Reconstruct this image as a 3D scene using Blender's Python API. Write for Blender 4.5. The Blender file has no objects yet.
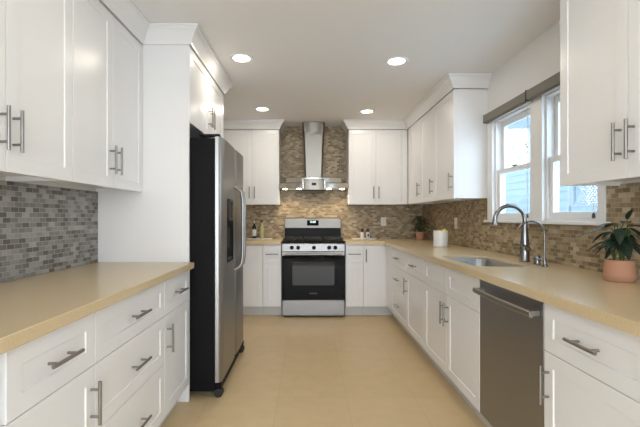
import bpy, math, random
from mathutils import Vector
random.seed(7)
S = bpy.context.scene
COL = S.collection
PI = math.pi

# ------------------------------------------------------------------ camera, sky, exposure
cam_d = bpy.data.cameras.new('camera')
cam = bpy.data.objects.new('camera', cam_d)
COL.objects.link(cam)
cam.location = (0, 0, 1.208)
cam.rotation_euler = (PI / 2, 0, 0)
cam_d.sensor_width = 36
cam_d.lens = 22.5
cam_d.shift_x = 12 / 640
cam_d.shift_y = 3.5 / 640
cam_d.clip_start = 0.05
S.camera = cam
S.view_settings.view_transform = 'Standard'
S.view_settings.look = 'None'
S.view_settings.exposure = 0.28
S.view_settings.gamma = 1.0
S.view_settings.use_curve_mapping = False

CAN_POWER = 2.6
HOOD_POWER = 1.2
SKY = 7.4
world = bpy.data.worlds.new('sky')
S.world = world
world.use_nodes = True
wn = world.node_tree.nodes
wl = world.node_tree.links
bg = wn['Background']
tc = wn.new('ShaderNodeTexCoord')
sp = wn.new('ShaderNodeSeparateXYZ')
rp = wn.new('ShaderNodeValToRGB')
rp.color_ramp.elements[0].position = 0.0
rp.color_ramp.elements[0].color = (0.91, 0.95, 1.0, 1)
rp.color_ramp.elements[1].position = 0.7
rp.color_ramp.elements[1].color = (0.66, 0.82, 1.0, 1)
wl.new(tc.outputs['Generated'], sp.inputs[0])
wl.new(sp.outputs['Z'], rp.inputs[0])
wl.new(rp.outputs[0], bg.inputs['Color'])
bg.inputs['Strength'].default_value = SKY


def portal(loc, rot, sx, sy):
    d = bpy.data.lights.new('window_portal', 'AREA')
    d.shape = 'RECTANGLE'
    d.size = sx
    d.size_y = sy
    d.cycles.is_portal = True
    o = bpy.data.objects.new('window_portal', d)
    COL.objects.link(o)
    o.location = loc
    o.rotation_euler = rot


portal((1.71, 2.77, 1.6), (0, PI / 2, 0), 0.9, 1.3)
portal((0.1, -2.24, 1.2), (PI / 2, 0, 0), 2.9, 2.4)


# ------------------------------------------------------------------ materials
def mat(name, col, rough=0.5, metal=0.0, spec=None, bump=None, coat=0.0):
    m = bpy.data.materials.new(name)
    m.use_nodes = True
    b = m.node_tree.nodes['Principled BSDF']
    b.inputs['Base Color'].default_value = (*col, 1)
    b.inputs['Roughness'].default_value = rough
    b.inputs['Metallic'].default_value = metal
    if spec is not None:
        b.inputs['Specular IOR Level'].default_value = spec
    b.inputs['Coat Weight'].default_value = coat
    if bump:
        sc, st, dist = bump
        t = m.node_tree.nodes.new('ShaderNodeTexCoord')
        n = m.node_tree.nodes.new('ShaderNodeTexNoise')
        n.inputs['Scale'].default_value = sc
        bp = m.node_tree.nodes.new('ShaderNodeBump')
        bp.inputs['Strength'].default_value = st
        bp.inputs['Distance'].default_value = dist
        m.node_tree.links.new(t.outputs['Object'], n.inputs['Vector'])
        m.node_tree.links.new(n.outputs['Fac'], bp.inputs['Height'])
        m.node_tree.links.new(bp.outputs[0], b.inputs['Normal'])
    return m


def brushed(name, col, rough, stretch):
    """metal with fine streaks: stretch = scale per axis of the noise"""
    m = mat(name, col, rough, 1.0)
    nt = m.node_tree
    b = nt.nodes['Principled BSDF']
    t = nt.nodes.new('ShaderNodeTexCoord')
    mp = nt.nodes.new('ShaderNodeMapping')
    mp.inputs['Scale'].default_value = stretch
    n = nt.nodes.new('ShaderNodeTexNoise')
    n.inputs['Scale'].default_value = 1.0
    n.inputs['Detail'].default_value = 3
    r = nt.nodes.new('ShaderNodeMapRange')
    r.inputs['To Min'].default_value = rough - 0.06
    r.inputs['To Max'].default_value = rough + 0.08
    nt.links.new(t.outputs['Object'], mp.inputs[0])
    nt.links.new(mp.outputs[0], n.inputs['Vector'])
    nt.links.new(n.outputs['Fac'], r.inputs['Value'])
    nt.links.new(r.outputs[0], b.inputs['Roughness'])
    bp = nt.nodes.new('ShaderNodeBump')
    bp.inputs['Strength'].default_value = 0.02
    bp.inputs['Distance'].default_value = 0.001
    nt.links.new(n.outputs['Fac'], bp.inputs['Height'])
    nt.links.new(bp.outputs[0], b.inputs['Normal'])
    return m


def ramp(nt, stops, const=False):
    r = nt.nodes.new('ShaderNodeValToRGB')
    cr = r.color_ramp
    if const:
        cr.interpolation = 'CONSTANT'
    while len(cr.elements) < len(stops):
        cr.elements.new(0.5)
    for e, (p, c) in zip(cr.elements, stops):
        e.position = p
        e.color = (*c, 1)
    return r


def tile_mat(name, axis, cols, mortar):
    """stone brick mosaic, about 25 x 50 mm, on a wall that runs along axis ('X' or 'Y')"""
    m = bpy.data.materials.new(name)
    m.use_nodes = True
    nt = m.node_tree
    b = nt.nodes['Principled BSDF']
    t = nt.nodes.new('ShaderNodeTexCoord')
    s = nt.nodes.new('ShaderNodeSeparateXYZ')
    c = nt.nodes.new('ShaderNodeCombineXYZ')
    nt.links.new(t.outputs['Object'], s.inputs[0])
    nt.links.new(s.outputs[axis], c.inputs['X'])
    nt.links.new(s.outputs['Z'], c.inputs['Y'])
    br = nt.nodes.new('ShaderNodeTexBrick')
    br.offset = 0.5
    br.inputs['Color1'].default_value = (0, 0, 0, 1)
    br.inputs['Color2'].default_value = (1, 1, 1, 1)
    br.inputs['Mortar'].default_value = (0.5, 0.5, 0.5, 1)
    br.inputs['Scale'].default_value = 1.0
    br.inputs['Mortar Size'].default_value = 0.0013
    br.inputs['Mortar Smooth'].default_value = 0.2
    br.inputs['Bias'].default_value = 0.0
    br.inputs['Brick Width'].default_value = 0.0492
    br.inputs['Row Height'].default_value = 0.0246
    nt.links.new(c.outputs[0], br.inputs['Vector'])
    r = ramp(nt, cols, True)
    nt.links.new(br.outputs['Color'], r.inputs[0])
    no = nt.nodes.new('ShaderNodeTexNoise')
    no.inputs['Scale'].default_value = 60
    no.inputs['Detail'].default_value = 4
    nt.links.new(t.outputs['Object'], no.inputs['Vector'])
    mr = nt.nodes.new('ShaderNodeMapRange')
    mr.inputs['To Min'].default_value = 0.75
    mr.inputs['To Max'].default_value = 1.25
    nt.links.new(no.outputs['Fac'], mr.inputs['Value'])
    mul = nt.nodes.new('ShaderNodeMix')
    mul.data_type = 'RGBA'
    mul.blend_type = 'MULTIPLY'
    mul.inputs[0].default_value = 1.0
    nt.links.new(r.outputs[0], mul.inputs[6])
    nt.links.new(mr.outputs[0], mul.inputs[7])
    mx = nt.nodes.new('ShaderNodeMix')
    mx.data_type = 'RGBA'
    mx.inputs[7].default_value = (*mortar, 1)
    nt.links.new(br.outputs['Fac'], mx.inputs[0])
    nt.links.new(mul.outputs[2], mx.inputs[6])
    nt.links.new(mx.outputs[2], b.inputs['Base Color'])
    b.inputs['Roughness'].default_value = 0.42
    bp = nt.nodes.new('ShaderNodeBump')
    bp.invert = True
    bp.inputs['Strength'].default_value = 0.5
    bp.inputs['Distance'].default_value = 0.002
    nt.links.new(br.outputs['Fac'], bp.inputs['Height'])
    nt.links.new(bp.outputs[0], b.inputs['Normal'])
    return m


def speckle(name, c0, c1, scale, rough):
    m = mat(name, c0, rough)
    nt = m.node_tree
    b = nt.nodes['Principled BSDF']
    t = nt.nodes.new('ShaderNodeTexCoord')
    n = nt.nodes.new('ShaderNodeTexNoise')
    n.inputs['Scale'].default_value = scale
    n.inputs['Detail'].default_value = 5
    r = ramp(nt, [(0.35, c0), (0.65, c1)])
    nt.links.new(t.outputs['Object'], n.inputs['Vector'])
    nt.links.new(n.outputs['Fac'], r.inputs[0])
    nt.links.new(r.outputs[0], b.inputs['Base Color'])
    return m


def floor_mat():
    m = mat('floor_tile', (0.5, 0.37, 0.2), 0.38)
    nt = m.node_tree
    b = nt.nodes['Principled BSDF']
    t = nt.nodes.new('ShaderNodeTexCoord')
    mp = nt.nodes.new('ShaderNodeMapping')
    mp.inputs['Location'].default_value = (0.2, -2.68 + 0.4575 * 20, 0)
    br = nt.nodes.new('ShaderNodeTexBrick')
    br.offset = 0.0
    br.inputs['Color1'].default_value = (0.64, 0.475, 0.262, 1)
    br.inputs['Color2'].default_value = (0.66, 0.49, 0.272, 1)
    br.inputs['Mortar'].default_value = (0.54, 0.40, 0.225, 1)
    br.inputs['Scale'].default_value = 1.0
    br.inputs['Mortar Size'].default_value = 0.0018
    br.inputs['Mortar Smooth'].default_value = 0.3
    br.inputs['Brick Width'].default_value = 0.4575
    br.inputs['Row Height'].default_value = 0.4575
    nt.links.new(t.outputs['Object'], mp.inputs[0])
    nt.links.new(mp.outputs[0], br.inputs['Vector'])
    n = nt.nodes.new('ShaderNodeTexNoise')
    n.inputs['Scale'].default_value = 9
    n.inputs['Detail'].default_value = 6
    nt.links.new(t.outputs['Object'], n.inputs['Vector'])
    mr = nt.nodes.new('ShaderNodeMapRange')
    mr.inputs['To Min'].default_value = 0.9
    mr.inputs['To Max'].default_value = 1.1
    nt.links.new(n.outputs['Fac'], mr.inputs['Value'])
    mul = nt.nodes.new('ShaderNodeMix')
    mul.data_type = 'RGBA'
    mul.blend_type = 'MULTIPLY'
    mul.inputs[0].default_value = 1.0
    nt.links.new(br.outputs['Color'], mul.inputs[6])
    nt.links.new(mr.outputs[0], mul.inputs[7])
    nt.links.new(mul.outputs[2], b.inputs['Base Color'])
    return m


def glass_mat(name, tint=(1, 1, 1)):
    m = bpy.data.materials.new(name)
    m.use_nodes = True
    nt = m.node_tree
    nt.nodes.remove(nt.nodes['Principled BSDF'])
    out = nt.nodes['Material Output']
    tr = nt.nodes.new('ShaderNodeBsdfTransparent')
    tr.inputs[0].default_value = (*tint, 1)
    gl = nt.nodes.new('ShaderNodeBsdfGlossy')
    gl.inputs['Roughness'].default_value = 0.02
    lw = nt.nodes.new('ShaderNodeLayerWeight')
    lw.inputs[0].default_value = 0.5
    pw = nt.nodes.new('ShaderNodeMath')
    pw.operation = 'POWER'
    pw.inputs[1].default_value = 4.0
    mr = nt.nodes.new('ShaderNodeMapRange')
    mr.inputs['To Min'].default_value = 0.03
    mr.inputs['To Max'].default_value = 0.6
    mx = nt.nodes.new('ShaderNodeMixShader')
    nt.links.new(lw.outputs['Facing'], pw.inputs[0])
    nt.links.new(pw.outputs[0], mr.inputs['Value'])
    nt.links.new(mr.outputs[0], mx.inputs[0])
    nt.links.new(tr.outputs[0], mx.inputs[1])
    nt.links.new(gl.outputs[0], mx.inputs[2])
    nt.links.new(mx.outputs[0], out.inputs[0])
    return m


def emit_mat(name, col, strength):
    m = bpy.data.materials.new(name)
    m.use_nodes = True
    b = m.node_tree.nodes['Principled BSDF']
    b.inputs['Base Color'].default_value = (*col, 1)
    b.inputs['Emission Color'].default_value = (*col, 1)
    b.inputs['Emission Strength'].default_value = strength
    return m


M = {}
M['cab'] = mat('white_lacquer', (0.85, 0.84, 0.83), 0.28)
M['wall'] = mat('wall_paint', (0.84, 0.825, 0.805), 0.7, bump=(180, 0.08, 0.002))
M['ceil'] = mat('ceiling_paint', (0.90, 0.885, 0.87), 0.85)
M['trim'] = mat('trim_paint', (0.84, 0.83, 0.815), 0.35)
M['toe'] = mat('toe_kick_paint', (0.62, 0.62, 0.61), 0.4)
M['quartz'] = speckle('tan_quartz', (0.64, 0.50, 0.30), (0.70, 0.55, 0.34), 220, 0.22)
M['floor'] = floor_mat()
TAN = [(0.0, (0.205, 0.140, 0.070)), (0.16, (0.28, 0.205, 0.115)), (0.34, (0.38, 0.295, 0.18)),
       (0.50, (0.32, 0.25, 0.16)), (0.64, (0.44, 0.35, 0.22)), (0.80, (0.235, 0.17, 0.09)), (0.90, (0.50, 0.405, 0.275))]
TAN_DAYLIT = [(0.0, (0.115, 0.098, 0.080)), (0.16, (0.20, 0.185, 0.160)), (0.34, (0.28, 0.265, 0.240)),
        (0.50, (0.22, 0.210, 0.195)), (0.64, (0.33, 0.315, 0.290)), (0.80, (0.15, 0.135, 0.115)), (0.90, (0.38, 0.36, 0.335))]  # same stone as the tan mix, with the cool daylight put into its colour
M['tileX'] = tile_mat('tan_stone_mosaic_back', 'X', TAN, (0.42, 0.35, 0.24))
M['tileY'] = tile_mat('tan_stone_mosaic_side', 'Y', TAN, (0.45, 0.375, 0.26))
M['tileDaylit'] = tile_mat('daylit_stone_mosaic', 'Y', TAN_DAYLIT, (0.40, 0.385, 0.36))
M['nickel'] = mat('brushed_nickel', (0.29, 0.275, 0.26), 0.38, 1.0)
M['steelV'] = brushed('stainless_vertical_grain', (0.34, 0.335, 0.325), 0.36, (300, 300, 4))
M['steelH'] = brushed('stainless_horizontal_grain', (0.28, 0.276, 0.27), 0.36, (4, 4, 300))
M['steelD'] = brushed('dark_stainless', (0.31, 0.312, 0.32), 0.36, (300, 4, 300))
M['sink'] = brushed('sink_steel', (0.42, 0.43, 0.44), 0.28, (6, 300, 300))
M['flue'] = brushed('brushed_hood_steel', (0.25, 0.235, 0.205), 0.32, (300, 300, 4))
M['hood'] = mat('polished_hood_steel', (0.66, 0.635, 0.58), 0.2, 1.0)
M['chrome'] = mat('faucet_steel', (0.26, 0.26, 0.26), 0.24, 1.0)
M['black'] = mat('black_enamel', (0.010, 0.010, 0.011), 0.3, spec=0.08)
M['blackside'] = mat('black_textured_metal', (0.006, 0.006, 0.007), 0.5, spec=0.12, bump=(350, 0.25, 0.001))
M['iron'] = mat('cast_iron', (0.02, 0.02, 0.02), 0.6)
M['bglass'] = mat('black_glass', (0.004, 0.004, 0.005), 0.05, spec=0.12)
M['ovenpane'] = mat('oven_window_glass', (0.006, 0.006, 0.007), 0.06, spec=0.5)
M['rubber'] = mat('black_rubber', (0.02, 0.02, 0.02), 0.7)
M['terra'] = mat('terracotta', (0.47, 0.245, 0.15), 0.75, bump=(120, 0.15, 0.001))
M['soil'] = mat('potting_soil', (0.03, 0.02, 0.013), 0.9)
M['leaf'] = speckle('dark_leaf', (0.008, 0.022, 0.014), (0.018, 0.040, 0.024), 25, 0.42)
M['leaf2'] = speckle('small_leaf', (0.010, 0.026, 0.012), (0.022, 0.050, 0.020), 30, 0.5)
M['stem'] = mat('green_stem', (0.06, 0.11, 0.03), 0.5)
M['ceramic'] = mat('white_ceramic', (0.76, 0.76, 0.74), 0.35)
M['marble'] = speckle('pale_marble', (0.78, 0.76, 0.73), (0.70, 0.68, 0.65), 14, 0.3)
M['lemon'] = mat('lemon_skin', (0.80, 0.62, 0.06), 0.45, bump=(160, 0.3, 0.002))
M['plate'] = mat('ivory_plastic', (0.76, 0.72, 0.65), 0.4)
M['slot'] = mat('outlet_slot', (0.05, 0.05, 0.05), 0.6)
M['bottleD'] = mat('dark_bottle_glass', (0.012, 0.010, 0.008), 0.1)
M['bottleY'] = mat('oil_bottle', (0.50, 0.46, 0.24), 0.12)
M['paper'] = mat('paper_label', (0.72, 0.70, 0.66), 0.7)
M['cap'] = mat('black_cap', (0.02, 0.018, 0.016), 0.4)
M['wood'] = mat('dark_wood', (0.09, 0.05, 0.03), 0.5)
M['shade'] = mat('taupe_shade_fabric', (0.225, 0.205, 0.175), 0.85, bump=(500, 0.2, 0.001))
M['shadeD'] = mat('shade_end_bracket', (0.07, 0.062, 0.055), 0.5)
M['glass'] = glass_mat('window_glass')
M['glassW'] = glass_mat('daylight_filter_glass', (0.69, 0.76, 0.81))  # tint added to the panes to dim and cool the incoming daylight
M['can'] = emit_mat('downlight_lens', (1.0, 0.93, 0.80), 9.0)
M['hoodlamp'] = emit_mat('hood_lamp_lens', (1.0, 0.88, 0.66), 14.0)
M['display'] = emit_mat('clock_digits', (0.75, 0.92, 1.0), 1.2)
M['logo'] = mat('printed_logo_grey', (0.25, 0.25, 0.25), 0.4)
M['pale'] = mat('pale_blue_siding', (0.23, 0.27, 0.29), 0.8)
M['lattice'] = mat('lattice_grey_white', (0.26, 0.275, 0.285), 0.7)
M['post'] = mat('grey_porch_paint', (0.36, 0.40, 0.43), 0.7)
M['bark'] = mat('grey_bark', (0.22, 0.19, 0.16), 0.9)
M['yleaf'] = mat('pale_garden_leaf', (0.42, 0.44, 0.20), 0.7)
M['patio'] = speckle('patio_concrete', (0.50, 0.50, 0.49), (0.58, 0.58, 0.57), 6, 0.85)


# ------------------------------------------------------------------ mesh builder
class MB:
    def __init__(s):
        s.v = []
        s.f = []

    def add(s, verts, faces):
        n = len(s.v)
        s.v += [tuple(p) for p in verts]
        s.f += [tuple(i + n for i in f) for f in faces]
        return s

    def box(s, x0, x1, y0, y1, z0, z1):
        return s.add([(x0, y0, z0), (x1, y0, z0), (x1, y1, z0), (x0, y1, z0), (x0, y0, z1), (x1, y0, z1), (x1, y1, z1), (x0, y1, z1)],
                     [(3, 2, 1, 0), (4, 5, 6, 7), (0, 1, 5, 4), (1, 2, 6, 5), (2, 3, 7, 6), (3, 0, 4, 7)])

    def rings(s, rings, cap0=True, cap1=True, closed=True):
        n = len(rings[0])
        vs = [p for r in rings for p in r]
        fs = []
        for k in range(len(rings) - 1):
            for i in range(n if closed else n - 1):
                j = (i + 1) % n
                fs.append((k * n + i, k * n + j, (k + 1) * n + j, (k + 1) * n + i))
        if cap0:
            fs.append(tuple(range(n))[::-1])
        if cap1:
            fs.append(tuple((len(rings) - 1) * n + i for i in range(n)))
        return s.add(vs, fs)

    def tube(s, path, r, n=12, rfun=None):
        P = [Vector(p) for p in path]
        rings = []
        T = (P[1] - P[0]).normalized()
        up = Vector((0, 0, 1)) if abs(T.z) < 0.9 else Vector((1, 0, 0))
        N = T.cross(up).normalized()
        for i, p in enumerate(P):
            a = P[max(i - 1, 0)]
            b = P[min(i + 1, len(P) - 1)]
            t = (b - a).normalized()
            N = (N - t * N.dot(t)).normalized()
            B = t.cross(N)
            rr = rfun(i / (len(P) - 1)) if rfun else r
            rings.append([p + (N * math.cos(2 * PI * k / n) + B * math.sin(2 * PI * k / n)) * rr for k in range(n)])
        return s.rings(rings)

    def lathe(s, prof, c=(0, 0, 0), n=28):
        rings = [[(c[0] + r * math.cos(2 * PI * k / n), c[1] + r * math.sin(2 * PI * k / n), c[2] + z) for k in range(n)] for r, z in prof]
        return s.rings(rings)

    def build(s, name, m, parent=None, bevel=0.0, smooth=True, seg=2):
        me = bpy.data.meshes.new(name)
        me.from_pydata(s.v, [], s.f)
        me.update()
        import bmesh
        bm = bmesh.new()
        bm.from_mesh(me)
        bmesh.ops.recalc_face_normals(bm, faces=bm.faces)
        bm.to_mesh(me)
        bm.free()
        if smooth:
            for p in me.polygons:
                p.use_smooth = True
            me.set_sharp_from_angle(angle=math.radians(35))
        me.materials.append(m)
        o = bpy.data.objects.new(name, me)
        COL.objects.link(o)
        if parent is not None:
            o.parent = parent
        if bevel:
            b = o.modifiers.new('edge', 'BEVEL')
            b.width = bevel
            b.segments = seg
            b.limit_method = 'ANGLE'
            b.angle_limit = math.radians(40)
        return o


def box(x0, x1, y0, y1, z0, z1):
    return MB().box(x0, x1, y0, y1, z0, z1)


def thing(name, label, cat, loc=(0, 0, 0), rz=0.0, group=None):
    o = bpy.data.objects.new(name, None)
    o.empty_display_size = 0.1
    COL.objects.link(o)
    o.location = loc
    o.rotation_euler = (0, 0, rz)
    return tag(o, label, cat, group)


def tag(o, label, cat, group=None):
    o['label'] = label
    o['category'] = cat
    if group:
        o['group'] = group
    return o


def struct(o):
    o['kind'] = 'structure'
    return o


def dup(root, loc, rz=None, label=None, group=None):
    """a copy of a thing with copies of its parts and sub-parts"""
    r = root.copy()
    COL.objects.link(r)
    r.location = loc
    if rz is not None:
        r.rotation_euler = (0, 0, rz)
    if label:
        r['label'] = label
    if group:
        r['group'] = group
    for ch in list(root.children):
        c = ch.copy()
        COL.objects.link(c)
        c.parent = r
        for g in list(ch.children):
            d = g.copy()
            COL.objects.link(d)
            d.parent = c
    return r


def cells(xs, ys, solid, z0, z1):
    """plan built of grid cells; solid(i, j) says which are filled; walls only on the outline"""
    mb = MB()
    idx = {}

    def V(i, j, z):
        k = (i, j, z)
        if k not in idx:
            idx[k] = len(mb.v)
            mb.v.append((xs[i], ys[j], (z0, z1)[z]))
        return idx[k]
    nx, ny = len(xs) - 1, len(ys) - 1

    def ok(i, j):
        return 0 <= i < nx and 0 <= j < ny and solid(i, j)
    for i in range(nx):
        for j in range(ny):
            if not ok(i, j):
                continue
            mb.f.append((V(i, j, 1), V(i + 1, j, 1), V(i + 1, j + 1, 1), V(i, j + 1, 1)))
            mb.f.append((V(i, j + 1, 0), V(i + 1, j + 1, 0), V(i + 1, j, 0), V(i, j, 0)))
            for (di, dj, a, b) in ((0, -1, (i, j), (i + 1, j)), (1, 0, (i + 1, j), (i + 1, j + 1)), (0, 1, (i + 1, j + 1), (i, j + 1)), (-1, 0, (i, j + 1), (i, j))):
                if not ok(i + di, j + dj):
                    mb.f.append((V(*a, 0), V(*b, 0), V(*b, 1), V(*a, 1)))
    return mb


def turned(mb, fn):
    mb.v = [fn(*p) for p in mb.v]
    return mb


# ------------------------------------------------------------------ room dimensions
XL, XR = -1.379, 1.575            # side walls
YB, YF = 5.45, -2.1               # cooking wall, wall behind the camera
CEIL = 2.44
CT0, CT1 = 0.874, 0.914           # worktop
# window openings in the wall over the sink (along Y) and their height
OA, OB = (2.80, 3.38), (2.15, 2.66)
OZ0, OZ1 = 1.185, 2.02
TW = 0.092

struct(box(XL - 0.2, XR + 0.2, YF - 0.2, YB + 0.2, -0.1, 0.0).build('floor', M['floor']))
struct(box(XL - 0.2, XR + 0.2, YF - 0.2, YB + 0.2, CEIL, CEIL + 0.1).build('ceiling', M['ceil']))
struct(box(XL - 0.15, XL, YF - 0.15, YB + 0.15, 0, CEIL).build('wall_left', M['wall']))
struct(box(XL, XR, YB, YB + 0.15, 0, CEIL).build('wall_back', M['wall']))
ys = [YF - 0.15, OB[0], OB[1], OA[0], OA[1], YB + 0.15]
zs = [0, OZ0, OZ1, CEIL]
w = cells(ys, zs, lambda i, j: not (j == 1 and i in (1, 3)), XR, XR + TW)
struct(turned(w, lambda a, b, c: (c, a, b)).build('wall_right', M['wall'], smooth=False))
DX0, DX1, DZ1 = -1.30, 1.50, 2.36
w = cells([XL, DX0, DX1, XR], [0, DZ1, CEIL], lambda i, j: not (i == 1 and j == 0), YF - 0.12, YF)
struct(turned(w, lambda a, b, c: (a, c, b)).build('wall_front', M['wall'], smooth=False))

# tiled splashbacks
def tile_run(name, mb, m):
    return struct(mb.build(name, m, smooth=False))


tile_run('wall_left_tile', box(XL, XL + 0.008, -0.6, 2.611, CT1 + 0.001, 1.372), M['tileDaylit'])
w = cells([XL + 0.001, -0.369, 0.517, XR - 0.009], [CT1 + 0.001, 1.374, CEIL - 0.001], lambda i, j: j == 0 or i == 1, YB - 0.008, YB)
tile_run('wall_back_tile', turned(w, lambda a, b, c: (a, c, b)), M['tileX'])
w = cells([-0.6, 2.10, 3.47, YB - 0.009], [CT1 + 0.001, 1.16, 1.372], lambda i, j: j == 0 or i != 1, XR - 0.009, XR)
tile_run('wall_right_tile', turned(w, lambda a, b, c: (c, a, b)), M['tileY'])

# ---- unseen wall-wide glazed door behind the camera, added to supply daylight
dr = struct(thing('added_door_1', 'white framed glazed garden door added for daylight in the unseen wall opposite the range', 'door', (0, YF, 0)))
f = MB()
for (a, b) in ((DX0 + 0.002, DX0 + 0.08), (0.055, 0.145), (DX1 - 0.08, DX1 - 0.002)):
    f.box(a, b, -0.09, -0.03, 0.002, DZ1 - 0.002)
for (a, b) in ((DX0 + 0.08, 0.055), (0.145, DX1 - 0.08)):
    f.box(a, b, -0.09, -0.03, 0.002, 0.16)
    f.box(a, b, -0.09, -0.03, DZ1 - 0.09, DZ1 - 0.002)
f.build('added_door_frame', M['trim'], dr, 0.003)
for (a, b) in ((DX0 + 0.08, 0.055), (0.145, DX1 - 0.08)):
    box(a, b, -0.064, -0.058, 0.16, DZ1 - 0.09).build('added_door_glass', M['glass'], dr)

# ---- window over the sink: casing, sill and two double-hung sashes
n_w = 0
cas = MB()
CX0, CX1 = XR - 0.020, XR + 0.05


def win_part(name, mb, m=None, b=0.002):
    o = mb.build(name, m or M['trim'], None, b)
    return struct(o)


cas = MB()
cas.box(XR - 0.02, XR - 0.001, OA[1], 3.47, OZ0 - 0.001, 2.11)
cas.box(XR - 0.02, XR - 0.001, OB[1], OA[0], OZ0 - 0.001, 2.02)
cas.box(XR - 0.02, XR - 0.001, 2.10, OB[0], OZ0 - 0.001, 2.11)
cas.box(XR - 0.02, XR - 0.001, OB[0], OA[1], 2.0201, 2.11)
win_part('trim_1', cas)
win_part('trim_2', box(XR - 0.045, XR + 0.03, 2.07, 3.49, OZ0 - 0.022, OZ0 - 0.0015), None, 0.004)


def window(name, o0, o1):
    win = struct(thing(name, 'white double-hung window', 'window', (XR, o0, OZ0)))
    W, H = o1 - o0, OZ1 - OZ0
    jb = MB()
    jb.box(0.005, 0.088, 0.001, 0.014, 0.001, H - 0.001)
    jb.box(0.005, 0.088, W - 0.014, W - 0.001, 0.001, H - 0.001)
    jb.box(0.005, 0.088, 0.014, W - 0.014, H - 0.016, H - 0.001)
    jb.box(0.005, 0.088, 0.014, W - 0.014, 0.001, 0.012)
    jb.build('window_frame', M['trim'], win, 0.0015)
    zm = 1.585 - OZ0
    for nm, xa, xb, za, zb, bot, top in (('lower_sash', 0.022, 0.052, 0.012, zm + 0.018, 0.042, 0.036), ('upper_sash', 0.056, 0.086, zm - 0.018, H - 0.016, 0.036, 0.045)):
        s_ = MB()
        s_.box(xa, xb, 0.015, 0.050, za, zb)
        s_.box(xa, xb, W - 0.050, W - 0.015, za, zb)
        s_.box(xa, xb, 0.050, W - 0.050, za, za + bot)
        s_.box(xa, xb, 0.050, W - 0.050, zb - top, zb)
        so = s_.build(nm, M['trim'], win, 0.003)
        box((xa + xb) / 2 - 0.002, (xa + xb) / 2 + 0.002, 0.049, W - 0.049, za + bot - 0.001, zb - top + 0.001).build('pane', M['glassW'], so)
    lk = MB().box(0.012, 0.034, W / 2 - 0.03, W / 2 + 0.03, zm + 0.0185, zm + 0.030)
    lk.build('sash_lock', M['nickel'], win, 0.002)
    return win


window('window_1', *OA)
window('window_2', *OB)

# ---- crown moulding along the cabinet tops
CROWN = [(0.0, 2.330), (0.012, 2.330), (0.014, 2.346), (0.022, 2.356), (0.030, 2.372), (0.044, 2.394), (0.058, 2.410), (0.064, 2.414), (0.066, 2.424), (0.074, 2.428), (0.074, CEIL - 0.001), (0.0, CEIL - 0.001)]


def crown(name, path):
    """sweep the profile along a plan path; the room lies to the path's right-hand side"""
    P = [Vector((a, b)) for a, b in path]
    rings = []
    for i, p in enumerate(P):
        d0 = (p - P[i - 1]).normalized() if i else None
        d1 = (P[i + 1] - p).normalized() if i < len(P) - 1 else None
        n0 = Vector((d0.y, -d0.x)) if d0 else None
        n1 = Vector((d1.y, -d1.x)) if d1 else None
        if n0 is None:
            n = n1
        elif n1 is None:
            n = n0
        else:
            n = (n0 + n1).normalized()
            n = n / n.dot(n0)
        rings.append([(p.x + n.x * a, p.y + n.y * a, z) for a, z in CROWN])
    o = MB().rings(rings).build(name, M['cab'])
    return struct(o)


XLU, XRU, YBU = -1.078, 1.275, 5.12    # fronts of the wall cabinets
XFU = -0.772                          # front of the cabinet over the refrigerator
FY1 = 3.66
crown('trim_3', [(XLU, -0.6), (XLU, 2.6105), (XFU, 2.6105), (XFU, FY1), (XL + 0.001, FY1)])
crown('trim_4', [(XL + 0.001, YBU), (-0.371, YBU), (-0.371, YB - 0.009)])
crown('trim_5', [(0.519, YB - 0.009), (0.519, YBU), (XRU, YBU), (XRU, 3.495), (XR - 0.001, 3.495)])
crown('trim_6', [(XR - 0.001, 2.032), (XRU, 2.032), (XRU, -0.6)])


# ------------------------------------------------------------------ cabinets
def shaker(w, h, fr=0.057, t=0.02, rec=0.005):
    """framed door or drawer front; x 0..w, z 0..h, face at y=0, back at y=t"""
    fr = min(fr, h * 0.31)
    e, k = 0.0015, 0.0016

    def ring(ins, y):
        return [(ins, y, ins), (w - ins, y, ins), (w - ins, y, h - ins), (ins, y, h - ins)]
    return MB().rings([ring(0, t), ring(0, e), ring(e, 0), ring(fr, 0), ring(fr + k, rec * 0.45), ring(fr + k + 0.0010, rec), ring(fr + k + 0.004, rec)])


def at(mb, x, z, y=0.0):
    return turned(mb, lambda a, b, c: (a + x, b + y, c + z))


def bar_handle(cx, cz, vertical, L=0.155, proj=0.034):
    mb = MB()
    h = L / 2
    q = L * 0.31
    if vertical:
        mb.tube([(cx, -proj, cz - h), (cx, -proj, cz + h)], 0.0062, 12)
        for s_ in (-q, q):
            mb.tube([(cx, -0.0005, cz + s_), (cx, -proj, cz + s_)], 0.0048, 10)
    else:
        mb.tube([(cx - h, -proj, cz), (cx + h, -proj, cz)], 0.0062, 12)
        for s_ in (-q, q):
            mb.tube([(cx + s_, -0.0005, cz), (cx + s_, -proj, cz)], 0.0048, 10)
    return mb


G = 0.0015


def front(root, kind, x0, x1, z0, z1, handle=None):
    """kind door/drawer/false_front; handle: None, 'c' centred bar, or (side, 'low'|'high') for a vertical bar"""
    w, h = x1 - x0 - 2 * G, z1 - z0 - 2 * G
    d = at(shaker(w, h), x0 + G, z0 + G).build(kind, M['cab'], root)
    if handle == 'c':
        bar_handle((x0 + x1) / 2, (z0 + z1) / 2, False).build('handle', M['nickel'], d)
    elif handle:
        side, end = handle
        hx = x0 + 0.033 if side < 0 else x1 - 0.033
        hz = z0 + 0.05 + 0.0775 + 0.024 if end == 'low' else z1 - 0.05 - 0.0775
        bar_handle(hx, hz, True).build('handle', M['nickel'], d)
    return d


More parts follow.
